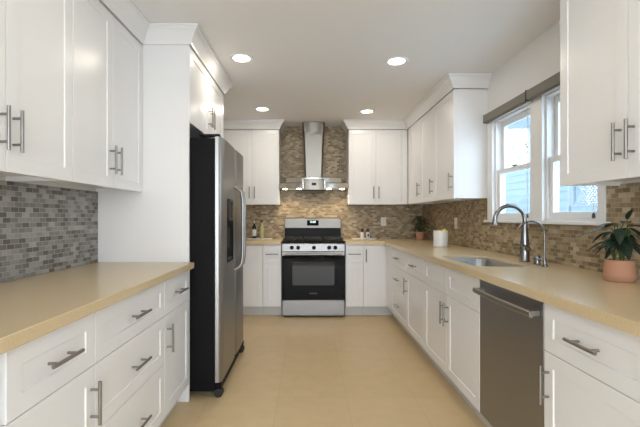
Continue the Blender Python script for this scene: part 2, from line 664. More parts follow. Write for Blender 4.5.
def base_body(root, w, depth=0.585, stub=0.0):
    box(0.0005, w - 0.0005, 0.021, depth, 0.117, CT0 - 0.001).build('body', M['cab'], root, 0.001)
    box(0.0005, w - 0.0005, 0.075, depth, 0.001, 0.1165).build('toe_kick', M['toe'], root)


def upper_body(root, w, z0, z1, depth):
    b = MB()
    b.box(0.0005, w - 0.0005, 0.021, depth, z0 + 0.02, z1)
    b.box(0.0005, 0.018, 0.021, depth, z0, z0 + 0.0199)
    b.box(w - 0.018, w - 0.0005, 0.021, depth, z0, z0 + 0.0199)
    b.box(0.0181, w - 0.0181, 0.021, 0.040, z0, z0 + 0.0199)
    b.build('body', M['cab'], root, 0.001)


ZB, ZD, ZT = 0.120, 0.672, 0.868
L90, R90 = PI / 2, -PI / 2

# --- run under the worktop with the grey end by the refrigerator (faces +X)
XBL = -0.775
c = thing('base_cabinet', 'white drawer-over-door base cabinet touching the tall panel by the refrigerator', 'cabinet', (XBL, 2.163, 0), L90, 'base cabinets')
w_ = 0.446
base_body(c, w_)
front(c, 'drawer', 0, w_, ZD, ZT, 'c')
front(c, 'door', 0, w_, ZB, ZD, (-1, 'high'))
c = thing('base_cabinet', 'white three-drawer base cabinet facing the dishwasher across the floor', 'cabinet', (XBL, 1.459, 0), L90, 'base cabinets')
w_ = 0.703
base_body(c, w_)
front(c, 'drawer', 0, w_, ZD, ZT, 'c')
front(c, 'drawer', 0, w_, 0.42, ZD, 'c')
front(c, 'drawer', 0, w_, ZB, 0.42, 'c')
c = thing('base_cabinet', 'white drawer-over-door base cabinet cut by the bottom picture corner, opposite the big plant', 'cabinet', (XBL, 1.026, 0), L90, 'base cabinets')
w_ = 0.432
base_body(c, w_)
front(c, 'drawer', 0, w_, ZD, ZT, 'c')
front(c, 'door', 0, w_, ZB, ZD, (1, 'high'))
c = thing('base_cabinet', 'white base cabinet end strip at the very edge of the picture under the worktop', 'cabinet', (XBL, 0.32, 0), L90, 'base cabinets')
w_ = 0.705
base_body(c, w_)
front(c, 'drawer', 0, w_ - 0.04, ZD, ZT, 'c')
front(c, 'drawer', 0, w_ - 0.04, 0.42, ZD, 'c')
front(c, 'drawer', 0, w_ - 0.04, ZB, 0.42, 'c')

# --- run under the sink worktop (faces -X); local x runs towards the camera
XBR = 0.953
c = thing('base_cabinet', 'white three-drawer base cabinet next to the inner corner, below the small potted plant', 'cabinet', (XBR, 4.58, 0), R90, 'base cabinets')
w_ = 0.707
base_body(c, w_)
front(c, 'drawer', 0, w_, ZD, ZT, 'c')
front(c, 'drawer', 0, w_, 0.42, ZD, 'c')
front(c, 'drawer', 0, w_, ZB, 0.42, 'c')
c = thing('base_cabinet', 'white drawer-over-door base cabinet below the ceramic canister of lemons', 'cabinet', (XBR, 3.871, 0), R90, 'base cabinets')
w_ = 0.594
base_body(c, w_)
front(c, 'drawer', 0, w_, ZD, ZT, 'c')
front(c, 'door', 0, w_, ZB, ZD, (-1, 'high'))
c = thing('sink_cabinet', 'wide white base cabinet below the sink, paired doors under blank fronts', 'cabinet', (XBR, 3.276, 0), R90, 'base cabinets')
w_ = 1.053
b = MB()
b.box(0.0005, w_ - 0.0005, 0.021, 0.585, 0.117, 0.60)
b.box(0.0201, w_ - 0.0201, 0.565, 0.585, 0.6001, CT0 - 0.001)
b.box(0.0005, 0.02, 0.021, 0.585, 0.6001, CT0 - 0.001)
b.box(w_ - 0.02, w_ - 0.0005, 0.021, 0.585, 0.6001, CT0 - 0.001)
b.box(0.0201, w_ - 0.0201, 0.021, 0.032, 0.6001, CT0 - 0.001)
b.build('body', M['cab'], c)
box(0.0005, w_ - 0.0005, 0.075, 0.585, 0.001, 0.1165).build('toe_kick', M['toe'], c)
front(c, 'false_front', 0, w_ / 2, ZD, ZT)
front(c, 'false_front', w_ / 2, w_, ZD, ZT)
front(c, 'door', 0, w_ / 2, ZB, ZD, (1, 'high'))
front(c, 'door', w_ / 2, w_, ZB, ZD, (-1, 'high'))
c = thing('base_cabinet', 'white drawer-over-door base cabinet adjoining the dishwasher, under the big potted plant', 'cabinet', (XBR, 1.616, 0), R90, 'base cabinets')
w_ = 0.515
base_body(c, w_)
front(c, 'drawer', 0, w_, ZD, ZT, 'c')
front(c, 'door', 0, w_, ZB, ZD, (-1, 'high'))
c = thing('base_cabinet', 'white three-drawer base cabinet at the end of the sink run, beside the camera', 'cabinet', (XBR, 1.10, 0), R90, 'base cabinets')
w_ = 0.70
base_body(c, w_)
front(c, 'drawer', 0, w_, ZD, ZT, 'c')
front(c, 'drawer', 0, w_, 0.42, ZD, 'c')
front(c, 'drawer', 0, w_, ZB, 0.42, 'c')

# --- run on the cooking wall (faces -Y)
YBB = 4.85
c = thing('base_cabinet', 'narrow white drawer-over-door base cabinet touching the range on the refrigerator side', 'cabinet', (-0.547, YBB, 0), 0, 'base cabinets')
w_ = 0.225
base_body(c, w_)
front(c, 'drawer', 0, w_, 0.650, ZT, 'c')
front(c, 'door', 0, w_, ZB, 0.650)
c = thing('base_cabinet', 'white base cabinet with one plain full-height door, beside the refrigerator front', 'cabinet', (-1.00, YBB, 0), 0, 'base cabinets')
w_ = 0.452
box(-0.377, w_ - 0.0005, 0.021, 0.585, 0.117, CT0 - 0.001).build('body', M['cab'], c, 0.001)
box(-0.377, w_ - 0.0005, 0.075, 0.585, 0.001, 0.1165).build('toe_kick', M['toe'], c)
front(c, 'door', 0, w_, ZB, ZT, (-1, 'high'))
c = thing('base_cabinet', 'narrow white drawer-over-door base cabinet touching the range on the window side', 'cabinet', (0.455, YBB, 0), 0, 'base cabinets')
w_ = 0.215
base_body(c, w_)
front(c, 'drawer', 0, w_, 0.650, ZT, 'c')
front(c, 'door', 0, w_, ZB, 0.650)
c = thing('base_cabinet', 'white corner base cabinet with one full-height door and a vertical bar handle', 'cabinet', (0.671, YBB, 0), 0, 'base cabinets')
w_ = 0.90
b = MB()
b.box(0.0005, w_ - 0.0005, 0.021, 0.585, 0.117, CT0 - 0.001)
b.box(0.305, w_ - 0.0005, -0.262, 0.0205, 0.117, CT0 - 0.001)
b.build('body', M['cab'], c, 0.001)
k = MB().box(0.0005, w_ - 0.0005, 0.075, 0.585, 0.001, 0.1165)
k.box(0.36, w_ - 0.0005, -0.262, 0.0745, 0.001, 0.1165)
k.build('toe_kick', M['toe'], c)
front(c, 'door', 0, 0.272, ZB, ZT, (-1, 'high'))
box(0.2735, 0.3045, 0.004, 0.0205, ZB, ZT).build('filler_strip', M['cab'], c, 0.001)
box(0.284, 0.3045, -0.262, 0.0035, ZB, ZT).build('filler_strip', M['cab'], c, 0.001)

# --- wall cabinets over the daylight-tinted mosaic (face +X)
UZ0, UZ1 = 1.372, 2.352
UDW = 2.326


def wall_cab(label, loc, rz, seams, hsides, depth, z0=UZ0, dz=None, name='wall_cabinet', x_end=None):
    c = thing(name, label, 'cabinet', loc, rz, 'wall cabinets')
    upper_body(c, x_end or seams[-1], z0, UZ1 - 0.024, depth)
    for i in range(len(seams) - 1):
        front(c, 'door', seams[i], seams[i + 1], z0 - 0.004, UDW, (hsides[i], 'low'))
    return c


DUL = XLU - XL - 0.002
wall_cab('white two-door wall cabinet touching the tall panel by the refrigerator', (XLU, 1.836, 0), L90, [0, 0.375, 0.774], [1, -1], DUL)
wall_cab('white two-door wall cabinet with one door cut by the picture edge, over daylight-tinted mosaic', (XLU, 1.022, 0), L90, [0, 0.407, 0.813], [1, -1], DUL)
wall_cab('white two-door wall cabinet beside the camera, over the end of the daylight-tinted mosaic', (XLU, 0.206, 0), L90, [0, 0.407, 0.815], [1, -1], DUL)
# --- wall cabinets on the cooking wall
DUB = YB - YBU - 0.002
wall_cab('white two-door wall cabinet beside the hood, above the two bottles', (-1.06, YBU, 0), 0, [0, 0.345, 0.689], [1, -1], DUB)
wall_cab('white two-door wall cabinet beside the hood, above the salt and pepper mills', (0.52, YBU, 0), 0, [0, 0.35, 0.68], [1, -1], DUB)
# --- wall cabinets on the sink wall, beyond the window
DUR = XR - XRU - 0.002
box(0.6815, 0.7535, 0.004, DUB, UZ0, UDW).build('filler_strip', M['cab'], bpy.data.objects['wall_cabinet.004'], 0.001)
c = wall_cab('white two-door wall cabinet in the room corner above the small potted plant', (XRU, 4.985, 0), R90, [0, 0.455, 0.933], [1, 1], DUR)
box(-0.1325, -0.0015, 0.004, DUR, UZ0, UDW + 0.0001).build('filler_strip', M['cab'], c, 0.001)
wall_cab('white one-door wall cabinet with broad bare end beside the window', (XRU, 4.0505, 0), R90, [0, 0.550], [1], DUR)
# --- wall cabinets on the sink wall, on the camera's side of the window
wall_cab('white two-door wall cabinet hanging above the big potted plant', (XRU, 2.026, 0), R90, [0, 0.430, 0.858], [1, -1], DUR, z0=1.366)
wall_cab('white two-door wall cabinet beside the camera on the sink wall', (XRU, 1.166, 0), R90, [0, 0.42, 0.84], [1, -1], DUR)

# --- tall panel and cabinet over the refrigerator
c = thing('refrigerator_cabinet', 'white tall panel with two-door cabinet over the refrigerator', 'cabinet', (XFU, 2.6125, 0), L90)
wd = FY1 - 2.6125 - 0.002
dep = XFU - XL - 0.002
box(0.0, 0.020, 0.006, dep, 0.001, CEIL - 0.002).build('side_panel', M['cab'], c, 0.001)
box(wd - 0.02, wd, 0.021, dep, 0.001, CEIL - 0.002).build('side_panel', M['cab'], c, 0.001)
box(0.0205, wd - 0.0205, 0.021, dep, 1.836, UZ1 - 0.024).build('body', M['cab'], c, 0.001)
front(c, 'door', 0.004, wd / 2, 1.826, UDW, (1, 'low'))
front(c, 'door', wd / 2, wd, 1.826, UDW, (-1, 'low'))

# filler between the last cooking-wall cabinet and the side wall
box(XL + 0.001, -1.061, YBU + 0.004, YB - 0.009, UZ0, UDW).build('trim_7', M['cab'])
bpy.data.objects['trim_7']['kind'] = 'structure'

# ------------------------------------------------------------------ worktops
w = box(XL + 0.001, -0.743, -0.6, 2.6115, CT0, CT1)
tag(w.build('countertop', M['quartz'], None, 0.003), 'tan quartz worktop along the daylight-tinted mosaic, ending at the refrigerator panel', 'countertop')
w = box(XL + 0.001, -0.3245, 4.82, YB - 0.0005, CT0, CT1)
tag(w.build('countertop', M['quartz'], None, 0.003), 'short tan quartz worktop between refrigerator and range, under the two bottles', 'countertop')
SX0, SX1, SY0, SY1 = 0.998, 1.33, 2.37, 3.03
CTS = CT1 - 0.016                 # underside of the slab round the sink


def rounded(x0, x1, y0, y1, r, n=6):
    P = []
    for cx, cy, a0 in ((x1 - r, y1 - r, 0), (x0 + r, y1 - r, 90), (x0 + r, y0 + r, 180), (x1 - r, y0 + r, 270)):
        for k in range(n + 1):
            a = math.radians(a0 + 90 * k / n)
            P.append((cx + r * math.cos(a), cy + r * math.sin(a)))
    return P


def sink_slab():
    """L-shaped worktop with a rounded sink cut-out"""
    xs = [0.4535, 0.92, SX0 - 0.03, SX1 + 0.06, XR - 0.001]
    ys_ = [-0.6, SY0 - 0.06, SY1 + 0.06, 4.82, YB - 0.0005]
    mb = cells(xs, ys_, lambda i, j: (i > 0 or j == 3) and not (i == 2 and j == 1), CT0, CT1)
    # ring between the square cell and the rounded hole
    n = 6
    hole = rounded(SX0, SX1, SY0, SY1, 0.075, n)
    sq = []
    a0, a1, b0, b1 = xs[2], xs[3], ys_[1], ys_[2]
    for (hx, hy), q in zip(hole, range(len(hole))):
        k, i = divmod(q, n + 1)
        t = i / n
        cxy = [(a1, b1), (a0, b1), (a0, b0), (a1, b0)][k]
        st = [(a1, SY1 - 0.075), (SX0 + 0.075, b1), (a0, SY0 + 0.075), (SX1 - 0.075, b0)][k]
        en = [(SX1 - 0.075, b1), (a0, SY1 - 0.075), (SX0 + 0.075, b0), (a1, SY0 + 0.075)][k]
        if t <= 0.5:
            u = t * 2
            p = (st[0] + (cxy[0] - st[0]) * u, st[1] + (cxy[1] - st[1]) * u)
        else:
            u = t * 2 - 1
            p = (cxy[0] + (en[0] - cxy[0]) * u, cxy[1] + (en[1] - cxy[1]) * u)
        sq.append(p)
    N = len(hole)
    vs = [(x, y, CT1) for x, y in sq] + [(x, y, CT1) for x, y in hole] + [(x, y, CTS) for x, y in hole] + [(x, y, CTS) for x, y in sq]
    fs = []
    for i in range(N):
        j = (i + 1) % N
        fs += [(i, j, N + j, N + i), (N + i, N + j, 2 * N + j, 2 * N + i), (2 * N + i, 2 * N + j, 3 * N + j, 3 * N + i)]
    mb.add(vs, fs)
    return mb


w = sink_slab()
o = w.build('countertop', M['quartz'], None, 0, smooth=False)
tag(o, 'long L-shaped tan quartz worktop with the sink, under the window', 'countertop')

# sink bowl
sk = thing('sink', 'stainless undermount sink bowl set in the tan worktop', 'sink', (0, 0, 0))


def ring_at(ins, z, r):
    return [(x, y, z) for x, y in rounded(SX0 - 0.006 + ins, SX1 + 0.006 - ins, SY0 - 0.006 + ins, SY1 + 0.006 - ins, r)]


sb = MB()
sb.rings([ring_at(-0.005, CTS - 0.001, 0.08), ring_at(0, CTS - 0.001, 0.075), ring_at(0.004, CTS - 0.008, 0.072), ring_at(0.010, CT0 - 0.17, 0.068),
          ring_at(0.030, CT0 - 0.20, 0.055), ring_at(0.10, CT0 - 0.206, 0.03), ring_at(0.030, CT0 - 0.212, 0.055), ring_at(0.004, CT0 - 0.18, 0.075), ring_at(-0.004, CTS - 0.012, 0.078),
          ring_at(-0.005, CTS - 0.005, 0.08)], False, False)
n_ = len(rounded(0, 1, 0, 1, .1))
sb.f.append(tuple(5 * n_ + i for i in range(n_)))
for i in range(n_):
    j = (i + 1) % n_
    sb.f.append((9 * n_ + i, 9 * n_ + j, j, i))
sb.build('bowl', M['sink'], sk)
MB().lathe([(0.0, 0.004), (0.018, 0.004), (0.022, 0.006), (0.042, 0.005), (0.044, 0.0005), (0.0, 0.0005)], ((SX0 + SX1) / 2 + 0.03, (SY0 + SY1) / 2, CT0 - 0.206)).build('drain', M['chrome'], sk)

# ------------------------------------------------------------------ refrigerator (faces +X)
fr = thing('refrigerator', 'stainless side-by-side refrigerator with black sides and a water dispenser', 'refrigerator', (-0.574, 2.66, 0), L90)
FW, FS, FH = 0.955, 0.515, 1.745
box(0.004, FW - 0.004, 0.0475, 0.74, 0.045, 1.735).build('body', M['blackside'], fr, 0.004)


def door_slab(x0, x1, z0, z1, holes=None):
    """slightly bowed front, rounded vertical edges"""
    prof = []
    n = 10
    for k in range(n + 1):
        t = k / n
        x = x0 + (x1 - x0) * t
        e = min(t, 1 - t) * (x1 - x0)
        y = 0.018 * max(0.0, 1 - e / 0.02) ** 2 + 0.006 * (2 * t - 1) ** 2
        prof.append((x, y))
    prof += [(x1, 0.0445), (x0, 0.0445)]
    return MB().rings([[(x, y, z0) for x, y in prof], [(x, y, z1) for x, y in prof]])


fz0 = 0.105
# the freezer door has a recess for the dispenser: built from four slabs' worth of front in one mesh
DX_0, DX_1, DZ_0, DZ_1 = 0.18, 0.41, 0.88, 1.34


def freezer_door():
    xs_, e = [], 0.02
    cols = [0.002, 0.006, 0.012, 0.022, 0.10, DX_0, DX_1, 0.45, FS - 0.022, FS - 0.012, FS - 0.006, FS - 0.002]
    rows = [fz0, DZ_0, DZ_1, FH]

    def yy(x):
        t = (x - cols[0]) / (cols[-1] - cols[0])
        ed = min(x - cols[0], cols[-1] - x)
        return 0.018 * max(0.0, 1 - ed / 0.02) ** 2 + 0.006 * (2 * t - 1) ** 2
    mb = MB()
    nC = len(cols)
    for z in rows:
        for x in cols:
            mb.v.append((x, yy(x), z))
    hole = cols.index(DX_0)
    for r in range(3):
        for k in range(nC - 1):
            if r == 1 and k == hole:
                continue
            a = r * nC + k
            mb.f.append((a, a + 1, a + nC + 1, a + nC))
    b0 = len(mb.v)
    for z in rows:
        for x in (cols[0], cols[-1]):
            mb.v.append((x, 0.0445, z))
    for r in range(3):
        mb.f.append((r * nC, (r + 1) * nC, b0 + 2 * r + 2, b0 + 2 * r))
        mb.f.append((r * nC + nC - 1, b0 + 2 * r + 1, b0 + 2 * r + 3, (r + 1) * nC + nC - 1))
    mb.f.append(tuple(range(nC)) + (b0 + 1, b0))
    mb.f.append(tuple(3 * nC + i for i in range(nC)) + (b0 + 7, b0 + 6))
    mb.f.append((b0, b0 + 1, b0 + 3, b0 + 5, b0 + 7, b0 + 6, b0 + 4, b0 + 2))
    return mb


fd = freezer_door().build('freezer_door', M['steelV'], fr)
ch = MB()
ch.rings([[(DX_0, 0.0, DZ_0), (DX_1, 0.0, DZ_0), (DX_1, 0.0, DZ_1), (DX_0, 0.0, DZ_1)],
          [(DX_0 + 0.008, -0.003, DZ_0 + 0.008), (DX_1 - 0.008, -0.003, DZ_0 + 0.008), (DX_1 - 0.008, -0.003, DZ_1 - 0.008), (DX_0 + 0.008, -0.003, DZ_1 - 0.008)],
          [(DX_0 + 0.012, 0.004, DZ_0 + 0.012), (DX_1 - 0.012, 0.004, DZ_0 + 0.012), (DX_1 - 0.012, 0.004, DZ_1 - 0.16), (DX_0 + 0.012, 0.004, DZ_1 - 0.16)],
          [(DX_0 + 0.02, 0.040, DZ_0 + 0.02), (DX_1 - 0.02, 0.040, DZ_0 + 0.02), (DX_1 - 0.02, 0.040, DZ_1 - 0.18), (DX_0 + 0.02, 0.040, DZ_1 - 0.18)]], False, True)
dp = ch.build('dispenser', M['black'], fr)
box(DX_0 + 0.012, DX_1 - 0.012, -0.005, 0.003, DZ_1 - 0.155, DZ_1 - 0.012).build('control_panel', M['bglass'], dp, 0.002)
box(DX_0 + 0.05, DX_1 - 0.05, 0.014, 0.030, DZ_0 + 0.10, DZ_0 + 0.25).build('paddle', M['rubber'], dp, 0.004)
box(DX_0 + 0.02, DX_1 - 0.02, 0.002, 0.038, DZ_0 + 0.021, DZ_0 + 0.028).build('drip_tray', M['nickel'], dp, 0.001)
door_slab(FS + 0.002, FW - 0.002, fz0, FH).build('fridge_door', M['steelV'], fr)
for hx in (FS - 0.045, FS + 0.045):
    P = [(hx, 0.0, 0.80), (hx, -0.030, 0.812), (hx, -0.055, 0.84), (hx, -0.062, 0.90), (hx, -0.064, 1.12), (hx, -0.062, 1.34), (hx, -0.055, 1.40), (hx, -0.030, 1.428), (hx, 0.0, 1.44)]
    MB().tube(P, 0.012, 14).build('handle', M['steelV'], fr)
for hx in (0.03, FW - 0.03):
    g = MB().box(hx - 0.026, hx + 0.026, 0.015, 0.15, 1.7455, 1.762)
    g.build('hinge_cover', M['black'], fr, 0.004)
gr_ = MB().box(0.075, FW - 0.075, 0.026, 0.046, 0.018, 0.098)
for k in range(5):
    gr_.box(0.085, FW - 0.085, 0.020, 0.0259, 0.028 + k * 0.013, 0.034 + k * 0.013)
gr_.build('base_grille', M['black'], fr)
for hx in (0.036, FW - 0.036):
    MB().tube([(hx - 0.024, 0.026, 0.0305), (hx + 0.024, 0.026, 0.0305)], 0.030, 18).build('roller', M['rubber'], fr)
    box(hx - 0.030, hx + 0.030, 0.004, 0.0465, 0.062, 0.098).build('roller_bracket', M['black'], fr, 0.004)

# ------------------------------------------------------------------ range (faces -Y)
RX, RY = 0.0645, 4.80
rg = thing('range', 'freestanding stainless gas range with black oven door and five knobs', 'stove', (RX, RY, 0))
RW = 0.376
box(-RW, RW, 0.045, 0.625, 0.04, 0.895).build('body', M['black'], rg, 0.002)
box(-RW, RW, 0.0, 0.044, 0.022, 0.212).build('drawer', M['steelH'], rg, 0.006)
for sx in (-1, 1):
    for y in (0.07, 0.57):
        MB().lathe([(0.014, 0.0), (0.016, 0.004), (0.016, 0.012), (0.010, 0.014), (0.010, 0.045)], (sx * (RW - 0.03), y, 0.0005), 12).build('foot', M['rubber'], rg)
# oven door: black glass face with a sunken, slightly tilted window
od = MB()


def rr(x, z0, z1, y0, y1):
    return [(-x, y0, z0), (x, y0, z0), (x, y1, z1), (-x, y1, z1)]


od.rings([rr(RW, 0.216, 0.742, 0.044, 0.044), rr(RW, 0.216, 0.742, 0.004, 0.004), rr(RW - 0.004, 0.220, 0.738, 0, 0), rr(0.255, 0.385, 0.670, 0, 0)], True, True)
door = od.build('oven_door', M['bglass'], rg)
MB().rings([rr(0.252, 0.388, 0.667, -0.0004, -0.0004), rr(0.252, 0.388, 0.667, -0.0044, -0.0008)]).build('oven_window', M['ovenpane'], door)
box(-RW, RW, -0.004, 0.0435, 0.7425, 0.790).build('door_top_trim', M['steelH'], door, 0.003)
hd = MB()
P = [(-0.345 + 0.69 * k / 12, -0.052 - 0.012 * math.sin(PI * k / 12), 0.765) for k in range(13)]
hd.tube(P, 0.014, 14)
for sx in (-1, 1):
    hd.box(sx * 0.325 - 0.014, sx * 0.325 + 0.014, -0.05, -0.0045, 0.753, 0.777)
hd.build('handle', M['steelH'], door, 0)
# control panel
cp = MB()
cp.rings([[(-RW, y, z) for y, z in ((-0.004, 0.795), (0.06, 0.795), (0.06, 0.897), (0.016, 0.897), (-0.002, 0.885))],
          [(RW, y, z) for y, z in ((-0.004, 0.795), (0.06, 0.795), (0.06, 0.897), (0.016, 0.897), (-0.002, 0.885))]])
cpo = cp.build('control_panel', M['steelH'], rg, 0.002)
for kx in (-0.259, -0.183, 0.006, 0.190, 0.264):
    kb = MB()
    prof = [(0.0, 0.0), (0.024, 0.0), (0.024, 0.006), (0.019, 0.010), (0.017, 0.032), (0.015, 0.034), (0.0, 0.034)]
    kb.lathe(prof, (0, 0, 0), 20)
    kb.box(-0.004, 0.004, -0.017, 0.017, 0.0335, 0.040)
    turned(kb, lambda a, b, c: (a + kx, -c - 0.0015, b + 0.840))
    kb.build('knob', M['black'], rg)
# cooktop with grates and burners
ct = MB()
ct.box(-RW - 0.004, RW + 0.004, 0.012, 0.575, 0.8975, 0.915)
ct.build('cooktop', M['black'], rg, 0.005)
for gx in (-0.25, 0.0, 0.25):
    gt = MB()
    hw = 0.115
    z0, z1 = 0.936, 0.948
    for x in (gx - hw, gx + hw - 0.012):
        gt.box(x, x + 0.012, 0.05, 0.55, z0, z1)
    for y in (0.05, 0.175, 0.294, 0.413, 0.538):
        gt.box(gx - hw + 0.0121, gx + hw - 0.0121, y, y + 0.012, z0, z1)
    gt.box(gx - 0.006, gx + 0.006, 0.0621, 0.1749, z0, z1)
    gt.box(gx - 0.006, gx + 0.006, 0.4251, 0.5379, z0, z1)
    for x in (gx - hw, gx + hw - 0.012):
        for y in (0.05, 0.538):
            gt.box(x, x + 0.012, y, y + 0.012, 0.9155, z0 - 0.0001)
    gt.build('grate', M['iron'], rg, 0.002)
for gx, gy, r in ((-0.25, 0.17, 0.045), (-0.25, 0.43, 0.036), (0.0, 0.30, 0.04), (0.25, 0.17, 0.05), (0.25, 0.43, 0.034)):
    MB().lathe([(r * 1.15, 0.0), (r * 1.15, 0.006), (r, 0.008), (r, 0.013), (r * 0.9, 0.016), (0.0, 0.017)], (gx, gy, 0.9155), 20).build('burner', M['iron'], rg)
# backguard
box(-RW, RW, 0.5755, 0.640, 0.8975, 1.085).build('backguard_base', M['black'], rg, 0.003)
bgp = MB().rings([[(x, y, z) for y, z in ((0.555, 1.060), (0.638, 1.0855), (0.638, 1.198), (0.600, 1.200), (0.574, 1.188))] for x in (-RW, RW)])
bk = bgp.build('backguard', M['steelH'], rg, 0.004)
# the display sits on the sloping face
def on_guard(mb):
    # local: x across, y outwards (negative), z up from the face's lower edge
    a = math.atan2(0.019, 0.128)
    return turned(mb, lambda x, y, z: (x, 0.555 + z * math.sin(a) + y * math.cos(a), 1.060 + z * math.cos(a) - y * math.sin(a)))


dsp = on_guard(box(-0.078, 0.078, -0.004, -0.0005, 0.033, 0.105)).build('display', M['bglass'], bk, 0.001)


def text_mesh(body, size, name, m, parent):
    cu = bpy.data.curves.new(name, 'FONT')
    cu.body = body
    cu.size = size
    cu.align_x = 'CENTER'
    cu.align_y = 'CENTER'
    cu.extrude = 0.0004
    tmp = bpy.data.objects.new('tmp_text', cu)
    COL.objects.link(tmp)
    dg = bpy.context.evaluated_depsgraph_get()
    me = bpy.data.meshes.new_from_object(tmp.evaluated_get(dg))
    bpy.data.objects.remove(tmp)
    me.name = name
    me.materials.clear()
    me.materials.append(m)
    o = bpy.data.objects.new(name, me)
    COL.objects.link(o)
    o.parent = parent
    return o


t_ = text_mesh('12:00', 0.036, 'clock_digits', M['display'], dsp)
a_ = math.atan2(0.019, 0.128)
for v in t_.data.vertices:
    x, y, z = v.co
    h = 0.082 + y
    yy_ = -0.0048 - z
    v.co = (x, 0.555 + h * math.sin(a_) + yy_ * math.cos(a_), 1.060 + h * math.cos(a_) - yy_ * math.sin(a_))
t_ = text_mesh('FRIGIDAIRE', 0.019, 'logo', M['logo'], door)
for v in t_.data.vertices:
    x, y, z = v.co
    v.co = (x, -0.0008 - z, 0.290 + y)

# ------------------------------------------------------------------ range hood
hx0 = 0.073
hd = thing('range_hood', 'stainless chimney range hood with flared wings over the gas range', 'range hood', (hx0, YB - 0.0085, 0))


def bowed(wf, wb, front_y, bow, z, n=16):
    """plan outline: bowed front edge, straight back at y=0"""
    P = []
    for k in range(n + 1):
        t = k / n * 2 - 1
        P.append((wf * t, front_y + bow * t * t, z))
    P += [(wb, -0.002, z), (-wb, -0.002, z)]
    return P


cn = MB()
cn.rings([bowed(0.441, 0.441, -0.485, 0.10, 1.566), bowed(0.443, 0.443, -0.490, 0.10, 1.572), bowed(0.443, 0.443, -0.490, 0.10, 1.628), bowed(0.436, 0.436, -0.470, 0.10, 1.640)])
cno = cn.build('canopy', M['hood'], hd)
MB().rings([bowed(0.352, 0.352, -0.380, 0.09, 1.6405), bowed(0.352, 0.352, -0.380, 0.09, 1.708), bowed(0.338, 0.338, -0.36, 0.09, 1.716)]).build('upper_canopy', M['hood'], hd)
cb = MB().rings([bowed(0.135, 0.135, -0.500, 0.012, 1.532), bowed(0.140, 0.140, -0.518, 0.012, 1.545), bowed(0.140, 0.140, -0.518, 0.012, 1.665), bowed(0.130, 0.130, -0.500, 0.012, 1.675)])
cbo = cb.build('control_box', M['flue'], hd)
box(-0.028, 0.028, -0.5215, -0.5185, 1.597, 1.630).build('display', M['bglass'], cbo)
for sx in (-1, 1):
    MB().tube([(sx * 0.135, -0.500, 1.560), (sx * 0.135, -0.500, 1.668)], 0.020, 16).build('corner_column', M['hood'], cbo)
    for k in (0, 1):
        MB().tube([(sx * (0.05 + 0.03 * k), -0.5245, 1.613), (sx * (0.05 + 0.03 * k), -0.516, 1.613)], 0.007, 12).build('button', M['nickel'], cbo)
# chimney widens gently towards the ceiling
rings = []
for k in range(13):
    t = k / 12
    z = 1.7165 + (CEIL - 0.003 - 1.7165) * t
    hw = 0.121 + 0.030 * t ** 1.5
    yf = -0.250 - 0.03 * t ** 1.5
    half = [(0.80 * hw, yf), (0.84 * hw, yf + 0.004), (0.88 * hw, yf + 0.014), (0.97 * hw, yf + 0.055), (hw, yf + 0.075), (hw, -0.001)]
    rings.append([(x, y, z) for x, y in half] + [(-x, y, z) for x, y in half[::-1]])
MB().rings(rings).build('chimney', M['flue'], hd)
for lx in (-0.365, -0.19, 0.19, 0.365):
    yl = -0.39 + 0.10 * (lx / 0.44) ** 2
    MB().lathe([(0.0, -0.004), (0.026, -0.004), (0.029, -0.001), (0.029, 0.002)], (lx, yl, 1.5630), 20).build('lamp_lens', M['hoodlamp'], hd)
    d = bpy.data.lights.new('hood_lamp', 'SPOT')
    d.energy = HOOD_POWER * 4
    d.color = (1.0, 0.80, 0.52)
    d.spot_size = math.radians(120)
    d.spot_blend = 0.7
    d.shadow_soft_size = 0.025
    lo = bpy.data.objects.new('hood_lamp', d)
    COL.objects.link(lo)
    lo.parent = hd
    lo.location = (lx, yl, 1.555)
    lo.rotation_euler = (math.radians(22), 0, 0)
fl = MB()
for sx in (-1, 1):
    for k in range(5):
        fl.box(min(sx * 0.14, sx * 0.33), max(sx * 0.14, sx * 0.33), -0.33 + k * 0.055, -0.305 + k * 0.055, 1.5605, 1.5655)
fl.build('baffle_slat', M['nickel'], hd)

# ------------------------------------------------------------------ dishwasher (faces -X)
dw = thing('dishwasher', 'dark stainless dishwasher with a bar handle between white cabinets', 'dishwasher', (XBR, 2.2215, 0), R90)
DWW = 0.6035
box(0.004, DWW - 0.004, 0.03, 0.58, 0.125, CT0 - 0.004).build('body', M['black'], dw)
box(0.0025, DWW - 0.0025, 0.0006, 0.029, 0.124, CT0 - 0.010).build('door', M['steelD'], dw, 0.0015)
box(0.004, DWW - 0.004, 0.060, 0.58, 0.001, 0.1235).build('toe_kick', M['toe'], dw)
hb = MB()
n = 14
rings = []
for k in range(n + 1):
    t = k / n
    x = 0.045 + (DWW - 0.0445) * t
    y = -0.050 - 0.006 * math.sin(PI * t)
    rings.append([(x, y + 0.009 * math.cos(a), 0.812 + 0.014 * math.sin(a)) for a in [2 * PI * j / 14 for j in range(14)]])
hb.rings(rings)
for x in (0.045, DWW - 0.052):
    hb.box(x, x + 0.03, -0.048, 0.0003, 0.800, 0.824)
hb.build('handle', M['nickel'], dw, 0.002)

